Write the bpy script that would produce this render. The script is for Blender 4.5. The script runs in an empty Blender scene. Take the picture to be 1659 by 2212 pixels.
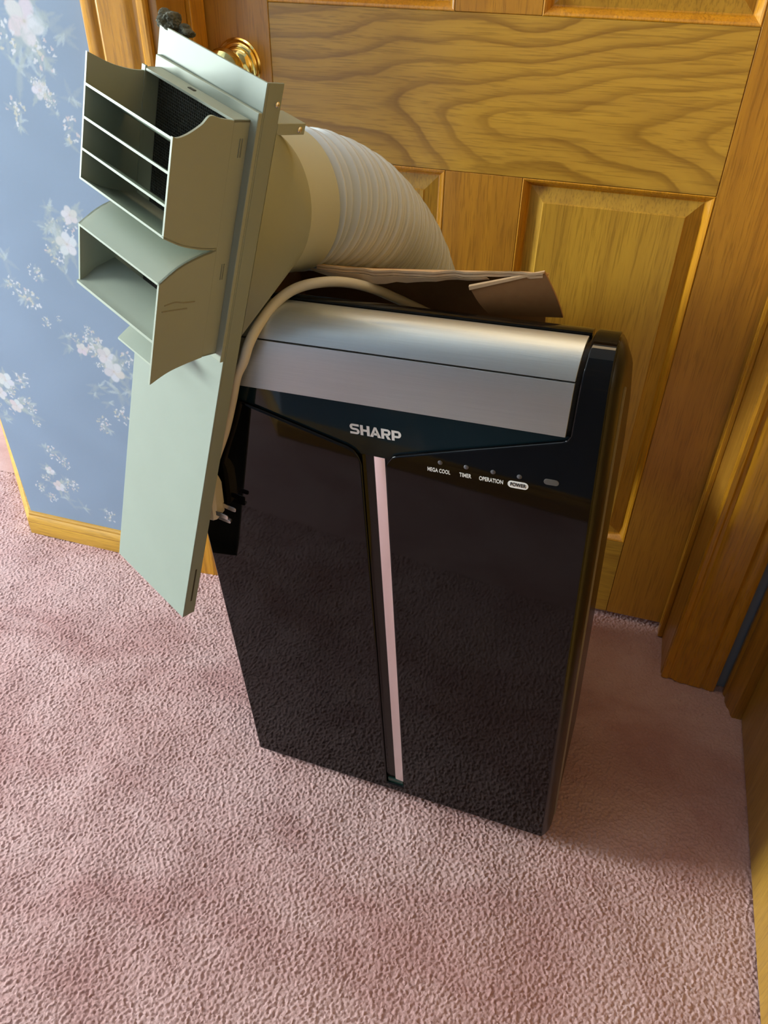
import bpy, bmesh, math, random
import numpy as np
from mathutils import Vector, Matrix, Euler
random.seed(3); RNG = np.random.default_rng(7)
SC = bpy.context.scene; COL = SC.collection
PI = math.pi

# ------------------------------------------------------------------ camera
cam_d = bpy.data.cameras.new('camera'); cam = bpy.data.objects.new('camera', cam_d); COL.objects.link(cam)
cam.location = (0.5, -1.1771, 1.1127)
cam.rotation_euler = (0.90434, -0.01448, 0.29725)
cam_d.sensor_fit = 'VERTICAL'; cam_d.sensor_height = 24.0
cam_d.lens = 24.0*1698.18/2212.0
cam_d.clip_start = 0.02
SC.camera = cam
# ------------------------------------------------------------------ world, light, exposure
w = bpy.data.worlds.new('sky'); SC.world = w; w.use_nodes = True
bg = w.node_tree.nodes['Background']; bg.inputs[0].default_value = (0.78, 0.90, 1.0, 1); bg.inputs[1].default_value = 1.0
ld = bpy.data.lights.new('daylight', 'AREA'); ld.shape = 'RECTANGLE'; ld.size = 0.95; ld.size_y = 1.35
ld.energy = 550; ld.color = (0.90, 1.0, 0.97)
lo = bpy.data.objects.new('daylight', ld); COL.objects.link(lo)
lo.location = (-3.42, -1.02, 1.35); lo.rotation_euler = (0, -PI/2, 0)
lc = bpy.data.lights.new('hall_warm_fill', 'AREA'); lc.shape = 'RECTANGLE'; lc.size = .7; lc.size_y = .22; lc.energy = 4.4; lc.color = (1.0, .72, .40)  # unseen warm fill, added to lift the nook behind the unit
lco = bpy.data.objects.new('hall_warm_fill', lc); COL.objects.link(lco); lco.location = (.25, -.27, 2.40)
SC.view_settings.view_transform = 'Standard'; SC.view_settings.look = 'None'
SC.view_settings.gamma = 1; SC.view_settings.use_curve_mapping = False
SC.view_settings.exposure = 0.0

# ------------------------------------------------------------------ helpers
def link(o, parent=None):
    COL.objects.link(o)
    if parent: o.parent = parent
    return o
def tag(o, label=None, cat=None, group=None, kind=None):
    if label: o['label'] = label
    if cat: o['category'] = cat
    if group: o['group'] = group
    if kind: o['kind'] = kind
    return o
def empty(name, M=None):
    o = bpy.data.objects.new(name, None); o.empty_display_size = .05; COL.objects.link(o)
    if M is not None: o.matrix_world = M
    return o
def sharp(me, ang=35):
    me.polygons.foreach_set('use_smooth', [True]*len(me.polygons)); me.set_sharp_from_angle(angle=math.radians(ang))
class MB:
    """collects vertices and faces for one mesh"""
    def __init__(s): s.v = []; s.f = []
    def add(s, vs, fs):
        n = len(s.v); s.v += [tuple(map(float, v)) for v in vs]; s.f += [tuple(i+n for i in f) for f in fs]; return s
    def box(s, x0, x1, y0, y1, z0, z1):
        return s.add([(x0,y0,z0),(x1,y0,z0),(x1,y1,z0),(x0,y1,z0),(x0,y0,z1),(x1,y0,z1),(x1,y1,z1),(x0,y1,z1)],
            [(0,3,2,1),(4,5,6,7),(0,1,5,4),(1,2,6,5),(2,3,7,6),(3,0,4,7)])
    def loft(s, loops, cap0=True, cap1=True, close=True):
        n = len(loops[0]); vs = [p for l in loops for p in l]; fs = []
        for i in range(len(loops)-1):
            for j in range(n if close else n-1):
                k = (j+1) % n
                fs.append((i*n+j, i*n+k, (i+1)*n+k, (i+1)*n+j))
        if cap0: fs.append(tuple(range(n-1, -1, -1)))
        if cap1: fs.append(tuple(range((len(loops)-1)*n, len(loops)*n)))
        return s.add(vs, fs)
    def prism(s, poly, axis, a, b):
        def p3(p, t):
            q = list(p); q.insert(axis, t); return q
        return s.loft([[p3(p, a) for p in poly], [p3(p, b) for p in poly]])
    def tube(s, path, r, n=16, caps=True):
        P = [Vector(p) for p in path]; loops = []; prev = None
        for i, p in enumerate(P):
            t = (P[min(i+1, len(P)-1)]-P[max(i-1, 0)]).normalized()
            if prev is None:
                e = t.orthogonal().normalized()
            else:
                e = (prev - t*prev.dot(t)).normalized()
            prev = e; g = t.cross(e); rr = r[i] if hasattr(r, '__len__') else r
            loops.append([p + (e*math.cos(a)+g*math.sin(a))*rr for a in [2*PI*k/n for k in range(n)]])
        return s.loft(loops, caps, caps)
    def lathe(s, prof, n=40, axis=1, c=(0,0,0)):
        loops = []
        for (r, h) in prof:
            L = []
            for k in range(n):
                a = 2*PI*k/n
                q = [r*math.cos(a), r*math.sin(a)]; q.insert(axis, h); L.append([q[i]+c[i] for i in range(3)])
            loops.append(L)
        return s.loft(loops)
    def build(s, name, mat, parent=None, smooth=30, bevel=0, seg=2, fix=True):
        me = bpy.data.meshes.new(name); me.from_pydata(s.v, [], s.f); me.validate()
        if fix:
            bm = bmesh.new(); bm.from_mesh(me); bmesh.ops.recalc_face_normals(bm, faces=bm.faces); bm.to_mesh(me); bm.free()
        me.materials.append(mat)
        if smooth: sharp(me, smooth)
        o = bpy.data.objects.new(name, me); link(o, parent)
        if bevel:
            m = o.modifiers.new('bevel', 'BEVEL'); m.width = bevel; m.segments = seg; m.limit_method = 'ANGLE'; m.angle_limit = math.radians(35)
            m.harden_normals = True
        return o
def catmull(pts, n=8):
    P = [Vector(p) for p in pts]; P = [2*P[0]-P[1]] + P + [2*P[-1]-P[-2]]; out = []
    for i in range(1, len(P)-2):
        for k in range(n):
            t = k/n; a, b, c, d = P[i-1], P[i], P[i+1], P[i+2]
            out.append(.5*((2*b)+(c-a)*t+(2*a-5*b+4*c-d)*t*t+(3*b-a-3*c+d)*t**3))
    out.append(P[-2]); return out

# ------------------------------------------------------------------ materials
class NT:
    def __init__(s, name):
        s.m = bpy.data.materials.new(name); s.m.use_nodes = True; s.t = s.m.node_tree; s.b = s.t.nodes['Principled BSDF']
    def n(s, typ, **kw):
        nd = s.t.nodes.new(typ)
        for k, v in kw.items():
            if k.startswith('i_'):
                key = k[2:]; key = int(key) if key.isdigit() else key.replace('_', ' ')
                if isinstance(v, bpy.types.NodeSocket): s.t.links.new(v, nd.inputs[key])
                else: nd.inputs[key].default_value = v
            else: setattr(nd, k, v)
        return nd
    def math(s, op, a, b=0.0, c=None):
        kw = dict(operation=op, i_0=a, i_1=b)
        if c is not None: kw['i_2'] = c
        return s.n('ShaderNodeMath', **kw).outputs[0]
    def mix(s, f, a, b, blend='MIX'):
        nd = s.t.nodes.new('ShaderNodeMix'); nd.data_type = 'RGBA'; nd.blend_type = blend
        for sock, v in ((nd.inputs[0], f), (nd.inputs[6], a), (nd.inputs[7], b)):
            if isinstance(v, bpy.types.NodeSocket): s.t.links.new(v, sock)
            else: sock.default_value = v if sock is nd.inputs[0] else (v[0], v[1], v[2], 1)
        return nd.outputs[2]
    def ramp(s, f, stops, interp='LINEAR'):
        nd = s.t.nodes.new('ShaderNodeValToRGB'); nd.color_ramp.interpolation = interp
        el = nd.color_ramp.elements
        while len(el) < len(stops): el.new(0.5)
        for e, (p, c) in zip(el, stops):
            e.position = p; e.color = (c, c, c, 1) if not hasattr(c, '__len__') else (c[0], c[1], c[2], 1)
        s.t.links.new(f, nd.inputs[0]); return nd.outputs[0]
    def coord(s, scale=(1,1,1), rot=(0,0,0), loc=(0,0,0)):
        tc = s.t.nodes.new('ShaderNodeTexCoord')
        return s.n('ShaderNodeMapping', i_Vector=tc.outputs['Object'], i_Scale=scale, i_Rotation=rot, i_Location=loc).outputs[0]
    def noise(s, vec, scale, detail=3, rough=.5, dist=0):
        return s.n('ShaderNodeTexNoise', i_Vector=vec, i_Scale=scale, i_Detail=detail, i_Roughness=rough, i_Distortion=dist).outputs[0]
    def bump(s, h, strength, dist=.001):
        b = s.n('ShaderNodeBump', i_Height=h, i_Strength=strength, i_Distance=dist); s.t.links.new(b.outputs[0], s.b.inputs['Normal']); return b
    def set(s, **kw):
        for k, v in kw.items():
            key = k.replace('_', ' ')
            if isinstance(v, bpy.types.NodeSocket): s.t.links.new(v, s.b.inputs[key])
            else: s.b.inputs[key].default_value = (*v, 1) if hasattr(v, '__len__') and len(v) == 3 else v
        return s
def plain(name, col, rough=.5, metal=0, spec=.5, var=0, vs=30):
    t = NT(name)
    if var:
        n = t.noise(t.coord(), vs, 4)
        c = t.mix(t.ramp(n, [(.3, 0), (.7, 1)]), [x*(1-var) for x in col], [min(1, x*(1+var)) for x in col]); t.set(Base_Color=c)
    else: t.set(Base_Color=col)
    t.set(Roughness=rough, Metallic=metal); t.b.inputs['Specular IOR Level'].default_value = spec
    return t.m

OAK_L = (.56, .312, .038); OAK_D = (.29, .135, .016)
def oak(name, grain='z', tint=(1, 1, 1), cathedral=False, rough=.32, light=OAK_L, dark=OAK_D, broad=.5):
    """oak: fine pores and soft bands running along the given axis"""
    t = NT(name); ax = 'xyz'.index(grain)
    sc = [1, 1, 1]; sc[ax] = .045
    v = t.coord(scale=sc)
    warp = t.noise(t.coord(scale=[.25 if i == ax else 1 for i in range(3)]), 9, 2)
    vw = t.n('ShaderNodeVectorMath', operation='ADD', i_0=v, i_1=t.n('ShaderNodeCombineXYZ', i_0=t.math('MULTIPLY', warp, .012), i_1=t.math('MULTIPLY', warp, .012), i_2=t.math('MULTIPLY', warp, .012)).outputs[0]).outputs[0]
    band = t.ramp(t.noise(vw, 55, 3, .6), [(.30, 0), (.68, 1)])
    pores = t.ramp(t.noise(vw, 420, 2, .6), [(.36, 1), (.50, 0)])
    L = [a*b for a, b in zip(light, tint)]; D = [a*b for a, b in zip(dark, tint)]
    c = t.mix(t.math('MULTIPLY', band, broad), L, D)
    c = t.mix(t.math('MULTIPLY', pores, .38), c, [x*.62 for x in D])
    if cathedral:
        # nested pointed arches lying on their side, as flat-sawn oak shows
        tc = t.t.nodes.new('ShaderNodeTexCoord'); sp = t.n('ShaderNodeSeparateXYZ', i_0=tc.outputs['Object'])
        x, z = sp.outputs[0], sp.outputs[2]
        n1 = t.noise(t.coord(scale=(1, 1, 2.2), loc=(3.1, 0, 1.7)), 4.2, 1.5, .4); n2 = t.noise(t.coord(scale=(1, 1, 2.5)), 22, 2, .5)
        zc = t.math('ADD', .885, t.math('MULTIPLY', x, -.035))
        dz = t.math('SUBTRACT', z, zc)
        up = t.math('MULTIPLY', dz, 9.0); dn = t.math('MULTIPLY', dz, -5.2)
        g = t.math('SMOOTH_MAX', up, dn, .22)
        f = t.math('SUBTRACT', g, t.math('MULTIPLY', x, 1.55))
        f = t.math('ADD', f, t.math('MULTIPLY', n1, .95)); f = t.math('ADD', f, t.math('MULTIPLY', n2, .07))
        fr = t.math('FRACT', t.math('MULTIPLY', f, 4.4))
        ln = t.ramp(fr, [(0, .95), (.10, .75), (.30, .22), (.62, .0), (.90, .12), (1, .95)], 'EASE')
        big = t.ramp(n1, [(.35, .65), (.6, 1)])
        ln = t.math('MULTIPLY', ln, big)
        c = t.mix(t.math('MULTIPLY', ln, .8), c, [D[0]*.80, D[1]*.78, D[2]*.7])
    t.set(Base_Color=c, Roughness=t.ramp(band, [(0, rough), (1, rough+.08)]))
    t.bump(pores, .12, .0004); t.b.inputs['Coat Weight'].default_value = .25; t.b.inputs['Coat Roughness'].default_value = .25
    return t.m
M_STILE = oak('oak_upright', 'z', (.95, .78, .62))
M_RAIL = oak('oak_rail', 'x', cathedral=True, broad=.25)
M_RAILP = oak('oak_rail_plain', 'x')
M_PANEL = oak('oak_panel', 'z', (1.02, 1.03, 1.0), broad=.42)
M_TRIM = oak('oak_trim', 'z', (1.15, .93, .42), rough=.24)
M_BASE = oak('oak_baseboard', 'x', (1.0, .98, 1.05), rough=.28)
M_JAMB = oak('oak_jamb', 'z', (.82, .68, .55))
M_DOOR2 = oak('oak_flush', 'z', (.72, .70, .72), broad=.3)

def carpet():
    t = NT('carpet'); v = t.coord()
    big = t.noise(t.coord(rot=(0, 0, .6), scale=(1, 1.5, 1), loc=(.8, .35, 0)), 4.2, 4, .6, .5); mid = t.noise(v, 34, 3, .6); fine = t.noise(v, 420, 3, .7)
    c = t.mix(t.ramp(big, [(.36, 0), (.62, 1)]), (.372, .205, .198), (.50, .33, .322))
    c = t.mix(t.math('MULTIPLY', t.ramp(mid, [(.35, 0), (.7, 1)]), .35), c, (.46, .27, .26))
    c = t.mix(t.math('MULTIPLY', t.ramp(fine, [(.3, 1), (.55, 0)]), .28), c, (.30, .145, .125))
    t.set(Base_Color=c, Roughness=1.0); t.b.inputs['Specular IOR Level'].default_value = .08
    t.b.inputs['Sheen Weight'].default_value = .25; t.b.inputs['Sheen Roughness'].default_value = .5; t.b.inputs['Sheen Tint'].default_value = (1, .93, .92, 1)
    t.bump(fine, .55, .002); return t.m
M_CARPET = carpet()
def wallpaper():
    t = NT('floral_wallpaper'); a = t.n('ShaderNodeVertexColor', layer_name='print')
    v = t.coord(); wv = t.noise(t.coord(scale=(1, 1, .25)), 900, 2)
    c = t.mix(t.math('MULTIPLY', t.ramp(wv, [(.3, 0), (.7, 1)]), .10), a.outputs[0], (.20, .25, .31))
    t.set(Base_Color=c, Roughness=.62); t.b.inputs['Specular IOR Level'].default_value = .25
    return t.m
M_PAPER = wallpaper()
M_CEIL = plain('ceiling_paint', (.80, .82, .82), .9, var=.02)
M_BLACK = plain('gloss_black', (.0025, .0025, .003), .035, spec=.27)
M_SHELL = plain('dark_shell', (.014, .011, .008), .26, spec=.3)
M_MATTE = plain('matte_black', (.006, .006, .006), .6)
def silver():
    t = NT('brushed_silver'); v = t.coord(scale=(.02, 1, 1))
    n = t.noise(v, 700, 2, .7)
    t.set(Base_Color=t.mix(n, (.50, .54, .54), (.60, .64, .635)), Metallic=.82, Roughness=.40)
    t.b.inputs['Anisotropic'].default_value = .4
    t.bump(n, .10, .0006); return t.m
M_SILVER = silver()
M_STRIP = plain('satin_metal', (.96, .93, .95), .22, metal=1.0)
def plastic(name, col, rough=.5):
    t = NT(name); n = t.noise(t.coord(), 900, 2); m = t.noise(t.coord(), 14, 4)
    t.set(Base_Color=t.mix(t.ramp(m, [(.35, 0), (.7, 1)]), [x*.96 for x in col], col), Roughness=rough); t.bump(n, .06, .0003); t.b.inputs['Specular IOR Level'].default_value = .36; return t.m
M_VENT = plastic('putty_plastic', (.345, .382, .305))
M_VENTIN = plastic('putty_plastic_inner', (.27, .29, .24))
M_HOSE = plastic('hose_plastic', (.58, .64, .69), .45)
M_CORD = plastic('cord_vinyl', (.66, .61, .48), .42)
M_WHITE = plain('white_print', (.90, .90, .88), .5)
M_LED = plain('lamp_lens', (.10, .10, .11), .12)
M_BRASS = plain('polished_brass', (.86, .66, .24), .12, metal=1.0)
M_STEEL = plain('nickel', (.72, .70, .68), .22, metal=1.0)
M_FOAM = plain('dark_foam', (.085, .085, .058), .95, var=.4, vs=160)
M_SLOT = plain('slot_shadow', (.05, .045, .03), .8)
M_MESH = plain('dark_mesh', (.022, .024, .02), .6)
M_SCUFF = plain('grey_scuff', (.24, .235, .17), .6)
def cardboard(name, a, b):
    t = NT(name); n = t.noise(t.coord(scale=(1, .12, 1)), 120, 3); m = t.noise(t.coord(), 25, 4)
    c = t.mix(n, a, b); c = t.mix(t.math('MULTIPLY', t.ramp(m, [(.4, 0), (.7, 1)]), .35), c, [x*.75 for x in a]); t.set(Base_Color=c, Roughness=.85); return t.m
M_CARD = cardboard('cardboard_kraft', (.33, .17, .065), (.25, .125, .045))
M_CARDE = cardboard('cardboard_torn', (.88, .66, .42), (.70, .50, .30))
def glass():
    t = NT('window_glass'); tr = t.n('ShaderNodeBsdfTransparent'); gl = t.n('ShaderNodeBsdfGlossy', i_Roughness=.02)
    mx = t.n('ShaderNodeMixShader', i_0=.06, i_1=tr.outputs[0], i_2=gl.outputs[0])
    t.t.links.new(mx.outputs[0], t.t.nodes['Material Output'].inputs[0]); return t.m
M_GLASS = glass()

# ------------------------------------------------------------------ room shell
WY = -0.1165                 # face of the wall that holds the door
H = 2.44
# floral print --------------------------------------------------------------
BLUE = np.array([.215, .278, .375])
def paint(X, Z, clusters):
    """print colours of the wallpaper at wall points (X, Z)"""
    c = np.empty(X.shape+(3,), np.float32); c[:] = BLUE
    sm = np.sin(X*31+1.3*np.sin(Z*23))*np.sin(Z*27+.7)
    c *= (1+.035*sm[..., None])
    rr = random.Random(11)
    xa, za = X[0], Z[:, 0]
    def blob(x, z, rx, rz, a, col, op, soft=.25):
        R = max(rx, rz)*1.05
        i0, i1 = np.searchsorted(xa, (x-R, x+R)); j0, j1 = np.searchsorted(za, (z-R, z+R))
        if i0 == i1 or j0 == j1: return
        dx = xa[i0:i1][None]-x; dz = za[j0:j1][:, None]-z; ca, sa = math.cos(a), math.sin(a); op = min(1, op*1.15)
        d = np.sqrt(((dx*ca+dz*sa)/rx)**2+((-dx*sa+dz*ca)/rz)**2)
        k = (op*np.clip((1-d)/soft, 0, 1))[..., None]; q = c[j0:j1, i0:i1]
        q += (np.array(col)-q)*k
    def leaf(x, z, L, a, col, op):
        for s in range(5):
            t = s/4; wd = L*.20*math.sin(PI*(.12+.8*t))+.0006
            blob(x+math.cos(a)*L*t, z+math.sin(a)*L*t, L*.2, wd, a, col, op*.72, .5)
    GREY = (.33, .37, .37); PALE = (.41, .46, .50); CREAM = (.46, .44, .38); PINK = (.50, .43, .44); WHT = (.54, .54, .57)
    def flower(x, z, r, big):
        for k in range(7 if big else 4):
            leaf(x, z, r*rr.uniform(1.2, 1.9), rr.uniform(0, 2*PI), GREY if k % 2 else (.38, .41, .37), .55)
        a0 = rr.uniform(0, 2*PI)
        for k in range(5):
            a = a0+k*2*PI/5+rr.uniform(-.12, .12); q = r*rr.uniform(.46, .56)
            blob(x+math.cos(a)*q, z+math.sin(a)*q, r*.52, r*.43, a, [p*rr.uniform(.93, 1.03) for p in (WHT if rr.random() < .6 else (.53, .49, .51))], .92, .22)
        for k in range(5):
            a = a0+(k+.5)*2*PI/5; blob(x+math.cos(a)*r*.42, z+math.sin(a)*r*.42, r*.26, r*.05, a, (.41, .40, .43), .4, .6)
        blob(x, z, r*.30, r*.27, 0, PINK, .55, .8)
        blob(x, z, r*.10, r*.10, 0, (.42, .39, .31), .6, .6)
    def spray(x, z, r):
        for k in range(4): leaf(x, z, r*rr.uniform(.9, 1.7), rr.uniform(0, 2*PI), GREY, .4)
        for k in range(17):
            a = rr.uniform(0, 2*PI); q = 1.25*r*math.sqrt(rr.random()); s = r*rr.uniform(.14, .27); px, pz = x+math.cos(a)*q, z+math.sin(a)*q*1.2
            col = WHT if rr.random() < .55 else (CREAM if rr.random() < .6 else PINK)
            for j in range(3):
                b = rr.uniform(0, 2*PI); blob(px+math.cos(b)*s*.6, pz+math.sin(b)*s*.6, s*.75, s*.55, b, col, .8, .35)
    def sprig(x, z, r):
        for k in range(2): leaf(x, z, r*rr.uniform(1.2, 2.2), rr.uniform(0, 2*PI), GREY, .3)
        a0 = rr.uniform(0, 2*PI)
        for k in range(6): leaf(x+rr.uniform(-.3, .3)*r, z+rr.uniform(-.3, .3)*r, r*rr.uniform(.6, 1.2), a0+rr.uniform(-1.2, 1.2), PALE if k % 2 else GREY, .6)
        leaf(x, z, r*2.0, a0+PI, GREY, .25)
    extra = []
    for (k, x, z, r) in clusters:
        if k in 'Ff':
            for _ in range(4): extra.append((rr.choice('lls'), x+rr.uniform(-2.2, 2.2)*r, z+rr.uniform(-2.4, 2.4)*r, r*rr.uniform(.45, .75)))
        elif k == 's' and r > .008: extra.append(('l', x+rr.uniform(-1.6, 1.6)*r, z+rr.uniform(-1.6, 1.6)*r, r*rr.uniform(.6, .9)))
    for (k, x, z, r) in extra+list(clusters):
        if k == 'F': flower(x, z, r, True)
        elif k == 'f': flower(x, z, r, False)
        elif k == 's': spray(x, z, r)
        else: sprig(x, z, r)
    return c
CL = [('F',-.337,.969,.031),('f',-.338,.884,.0136),('s',-.387,.8535,.0136),('s',-.2977,.8353,.0127),('s',-.328,.879,.010),('f',-.3356,.7086,.0161),('F',-.3528,.6606,.0212),('s',-.381,.644,.0136),('s',-.4517,.5511,.0153),('f',-.3728,.4718,.0127),('F',-.3256,.466,.0195),('F',-.3173,.4374,.0221),('s',-.351,.4956,.0119),('s',-.3216,.3488,.0136),('s',-.3652,.3172,.0127),('F',-.5644,.3768,.0187),('F',-.5567,.3237,.0161),('s',-.5245,.3857,.0127),('F',-.587,.3468,.0153),('f',-.5243,.1765,.011),('F',-.5124,.1405,.0144),('s',-.506,.2246,.0119),('s',-.4815,.2052,.0102),('s',-.4777,.1508,.011),('s',-.5626,.129,.0093),('l',-.5021,.1093,.0136),('l',-.4635,.0953,.0127),('l',-.3175,.3981,.0187),('l',-.355,.401,.0127),('l',-.3983,.4749,.0119),('l',-.303,.9653,.0204),('l',-.341,.933,.0221),('s',-.318,.9258,.0153),('l',-.3714,.6866,.0187),('l',-.3712,.717,.0119),('s',-.482,.5736,.0119),('s',-.4348,.5134,.0076),('l',-.4862,.6223,.0153),('s',-.4307,.6046,.0102),('l',-.2807,.954,.0119),('l',-.287,.8756,.0119),('l',-.591,.2868,.0127),('l',-.5238,.3082,.011),('s',-.4047,.0876,.011),('s',-.3716,.9482,.0153),('s',-.2847,.4638,.0119),('s',-.248,.649,.0085),('l',-.386,.8316,.0085),('s',-.4056,.5237,.0042),('s',-.352,.51,.0068),('l',-.369,.384,.0102),('s',-.3425,.8956,.006),('s',-.323,.870,.0068)]
def repeat_clusters(x0, x1, z0, z1, seed):
    r = random.Random(seed); out = []; n = int((x1-x0)*(z1-z0)*14)+4
    for _ in range(n):
        x, z = r.uniform(x0, x1), r.uniform(z0, z1); out.append(('F', x, z, r.uniform(.017, .026)))
        for k in range(4): out.append((r.choice('sslf'), x+r.uniform(-.07, .07), z+r.uniform(-.08, .08), r.uniform(.010, .016)))
    return out
def grid_axis(a, b, fine_to, d0, d1):
    s = list(np.arange(a, min(fine_to, b), d0)); s += list(np.arange(s[-1]+d1, b, d1)) if fine_to < b else []
    return np.array(s+[b])
def papered(name, p0, p1, thick, nrm, openings=(), clusters=None, dx=.03, fine=None, z0=0.0):
    """wall from p0 to p1 (front face on that line, room side = nrm) with rectangular openings, printed paper on the front"""
    p0 = np.array(p0); p1 = np.array(p1); L = np.linalg.norm(p1-p0); d = (p1-p0)/L; n = np.array(nrm, float)
    cuts = sorted({0, L} | {o[0] for o in openings} | {o[1] for o in openings}); V = []; F = []; Cc = []
    def quadgrid(a, b, za, zb):
        if fine and za < fine[1] and a < fine[0]: xs = np.arange(a, b, fine[2]); xs = np.append(xs[:-1] if b-xs[-1] < fine[2]*.3 else xs, b); zs = grid_axis(za, zb, fine[1], fine[2], .012)
        else: xs = np.linspace(a, b, max(2, int((b-a)/dx)+1)); zs = np.linspace(za, zb, max(2, int((zb-za)/dx)+1))
        A, Z = np.meshgrid(xs, zs); base = len(V)
        cx = A if clusters is None or clusters[0] == 'local' else p0[0]+A*d[0]
        cl = clusters[1] if clusters else []
        col = paint(cx, Z, cl).reshape(-1, 3); nx = len(xs)
        V.extend(np.stack([p0[0]+A*d[0], p0[1]+A*d[1], Z], -1).reshape(-1, 3).tolist()); Cc.extend(col.tolist())
        ii = np.arange(len(zs)-1)[:, None]*nx+np.arange(nx-1)[None]+base
        F.extend(np.stack([ii, ii+1, ii+nx+1, ii+nx], -1).reshape(-1, 4).tolist())
    for a, b in zip(cuts[:-1], cuts[1:]):
        op = [o for o in openings if o[0] <= a+1e-6 and o[1] >= b-1e-6]
        spans = [(z0, H)] if not op else [s for s in ((z0, op[0][2]), (op[0][3], H)) if s[1]-s[0] > .01]
        for za, zb in spans:
            quadgrid(a, b, za, zb); k = len(V)
            q = [(a, za), (b, za), (b, zb), (a, zb)]
            for off in (0, -thick):
                for (s, z) in q: V.append([p0[0]+d[0]*s+n[0]*off, p0[1]+d[1]*s+n[1]*off, z]); Cc.append(BLUE.tolist())
            F.append([k+4, k+5, k+6, k+7]); F.extend([[k+i, k+(i+1) % 4, k+4+(i+1) % 4, k+4+i] for i in range(4)])
    me = bpy.data.meshes.new(name); me.from_pydata(V, [], F)
    at = me.color_attributes.new('print', 'FLOAT_COLOR', 'POINT'); arr = np.ones((len(V), 4), np.float32); arr[:, :3] = np.array(Cc)
    at.data.foreach_set('color', arr.ravel()); me.materials.append(M_PAPER)
    o = bpy.data.objects.new(name, me); link(o); o['kind'] = 'structure'; return o
DX0, DX1 = -.128, .7135       # visible width of the door leaf
papered('wall_back', (-.6075, WY), (.845, WY), .11, (0, -1), [(-.14+.6075, .724+.6075, 0, 2.06)], ('x', CL+repeat_clusters(-.6, .84, 1.05, H, 4)), fine=(.6, 1.1, .0015))
r2 = math.sqrt(.5)
papered('wall_left', (-1.40, .676), (-.6075, WY), .10, (-r2, -r2), (), ('local', repeat_clusters(0, 1.12, 0, H, 5)), dx=.012)
papered('wall_far_left', (-3.20, .676), (-1.40, .676), .10, (0, -1), (), ('x', repeat_clusters(-3.2, -1.4, 0, H, 6)), dx=.02)
papered('wall_window', (-3.20, -2.60), (-3.20, .676), .14, (1, 0), [(1.10, 2.06, .68, 2.02)], None, dx=.1)
papered('wall_near', (-3.20, -2.60), (-1.65, -2.60), .10, (0, 1), (), None, dx=.1)
papered('wall_rear_left', (-1.65, -2.60), (-.32, -1.27), .10, (-r2, r2), (), ('local', repeat_clusters(0, 1.88, 0, H, 8)), dx=.012)
papered('wall_rear', (-.32, -1.27), (.845, -1.27), .10, (0, 1), (), ('x', repeat_clusters(-.32, .84, 0, H, 9)), dx=.012)
papered('wall_right', (.845, -1.27), (.845, WY), .12, (-1, 0), [(.10, 1.087, 0, 2.05)], None, dx=.05)
tag(MB().box(-3.3, 1.0, -2.7, .8, H, H+.08).build('ceiling', M_CEIL, smooth=0), kind='structure')

# invented housing around the added ceiling fill (the fill itself is set at the top)
hb = MB(); hb.box(-.12, .62, -.40, -.14, 2.415, H)
for q in ((-.125, -.105, -.405, -.135), (.605, .625, -.405, -.135), (-.125, .625, -.405, -.385), (-.125, .625, -.155, -.135)): hb.box(*q, 2.385, 2.415)
tag(hb.build('fill_housing', M_WHITE, bevel=.002), kind='structure')

# carpet: a real pile surface, coarser away from the view -------------------
def carpet_floor():
    d = .0014; nx, ny = 1280, 750; xs = -.915+d*np.arange(nx); ys = -1.0+d*np.arange(ny)
    fy = np.fft.fftfreq(ny)[:, None]; fx = np.fft.rfftfreq(nx)[None]
    def blur(a, s): return np.fft.irfft2(np.fft.rfft2(a)*np.exp(-2*(PI*s)**2*(fx*fx+fy*fy)), s=a.shape)
    n = RNG.standard_normal((ny, nx)); f1 = blur(n, .70)-blur(n, 1.7); f1 /= f1.std()
    n2 = RNG.standard_normal((ny, nx)); f2 = blur(n2, 1.0)-blur(n2, 2.6); f2 /= f2.std()
    n3 = blur(RNG.standard_normal((ny, nx)), 18); n3 /= n3.std()
    Z = .00056*f1+.00036*f2+.0007*n3-.0012
    X, Y = np.meshgrid(xs, ys); V = np.stack([X+.0005*np.roll(f2, 7, 1), Y+.0005*np.roll(f1, 5, 0), Z], -1).reshape(-1, 3)
    ii = np.arange(ny-1)[:, None]*nx+np.arange(nx-1)[None]; F = np.stack([ii, ii+1, ii+nx+1, ii+nx], -1).reshape(-1, 4)
    extra = [(-3.3, -2.7, 1.0, ys[0]), (-3.3, ys[-1], 1.0, .8), (-3.3, ys[0], xs[0], ys[-1]), (xs[-1], ys[0], 1.0, ys[-1])]
    nv = len(V); E = []; G = []
    for x0, y0, x1, y1 in extra:
        k = nv+len(E); E += [(x0, y0, -.0012), (x1, y0, -.0012), (x1, y1, -.0012), (x0, y1, -.0012)]; G.append([k, k+1, k+2, k+3])
    k = nv+len(E); E += [(-3.3, -2.7, -.06), (1, -2.7, -.06), (1, .8, -.06), (-3.3, .8, -.06)]; G.append([k, k+3, k+2, k+1])
    V = np.concatenate([V, np.array(E)]).astype(np.float32); F = np.concatenate([F, np.array(G)]).astype(np.int32)
    me = bpy.data.meshes.new('floor'); me.vertices.add(len(V)); me.vertices.foreach_set('co', V.ravel())
    me.loops.add(F.size); me.loops.foreach_set('vertex_index', F.ravel()); me.polygons.add(len(F))
    me.polygons.foreach_set('loop_start', np.arange(len(F), dtype=np.int32)*4); me.update(calc_edges=True); me.materials.append(M_CARPET)
    me.polygons.foreach_set('use_smooth', [True]*len(F))
    o = bpy.data.objects.new('floor', me); link(o); o['kind'] = 'structure'
carpet_floor()

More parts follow.
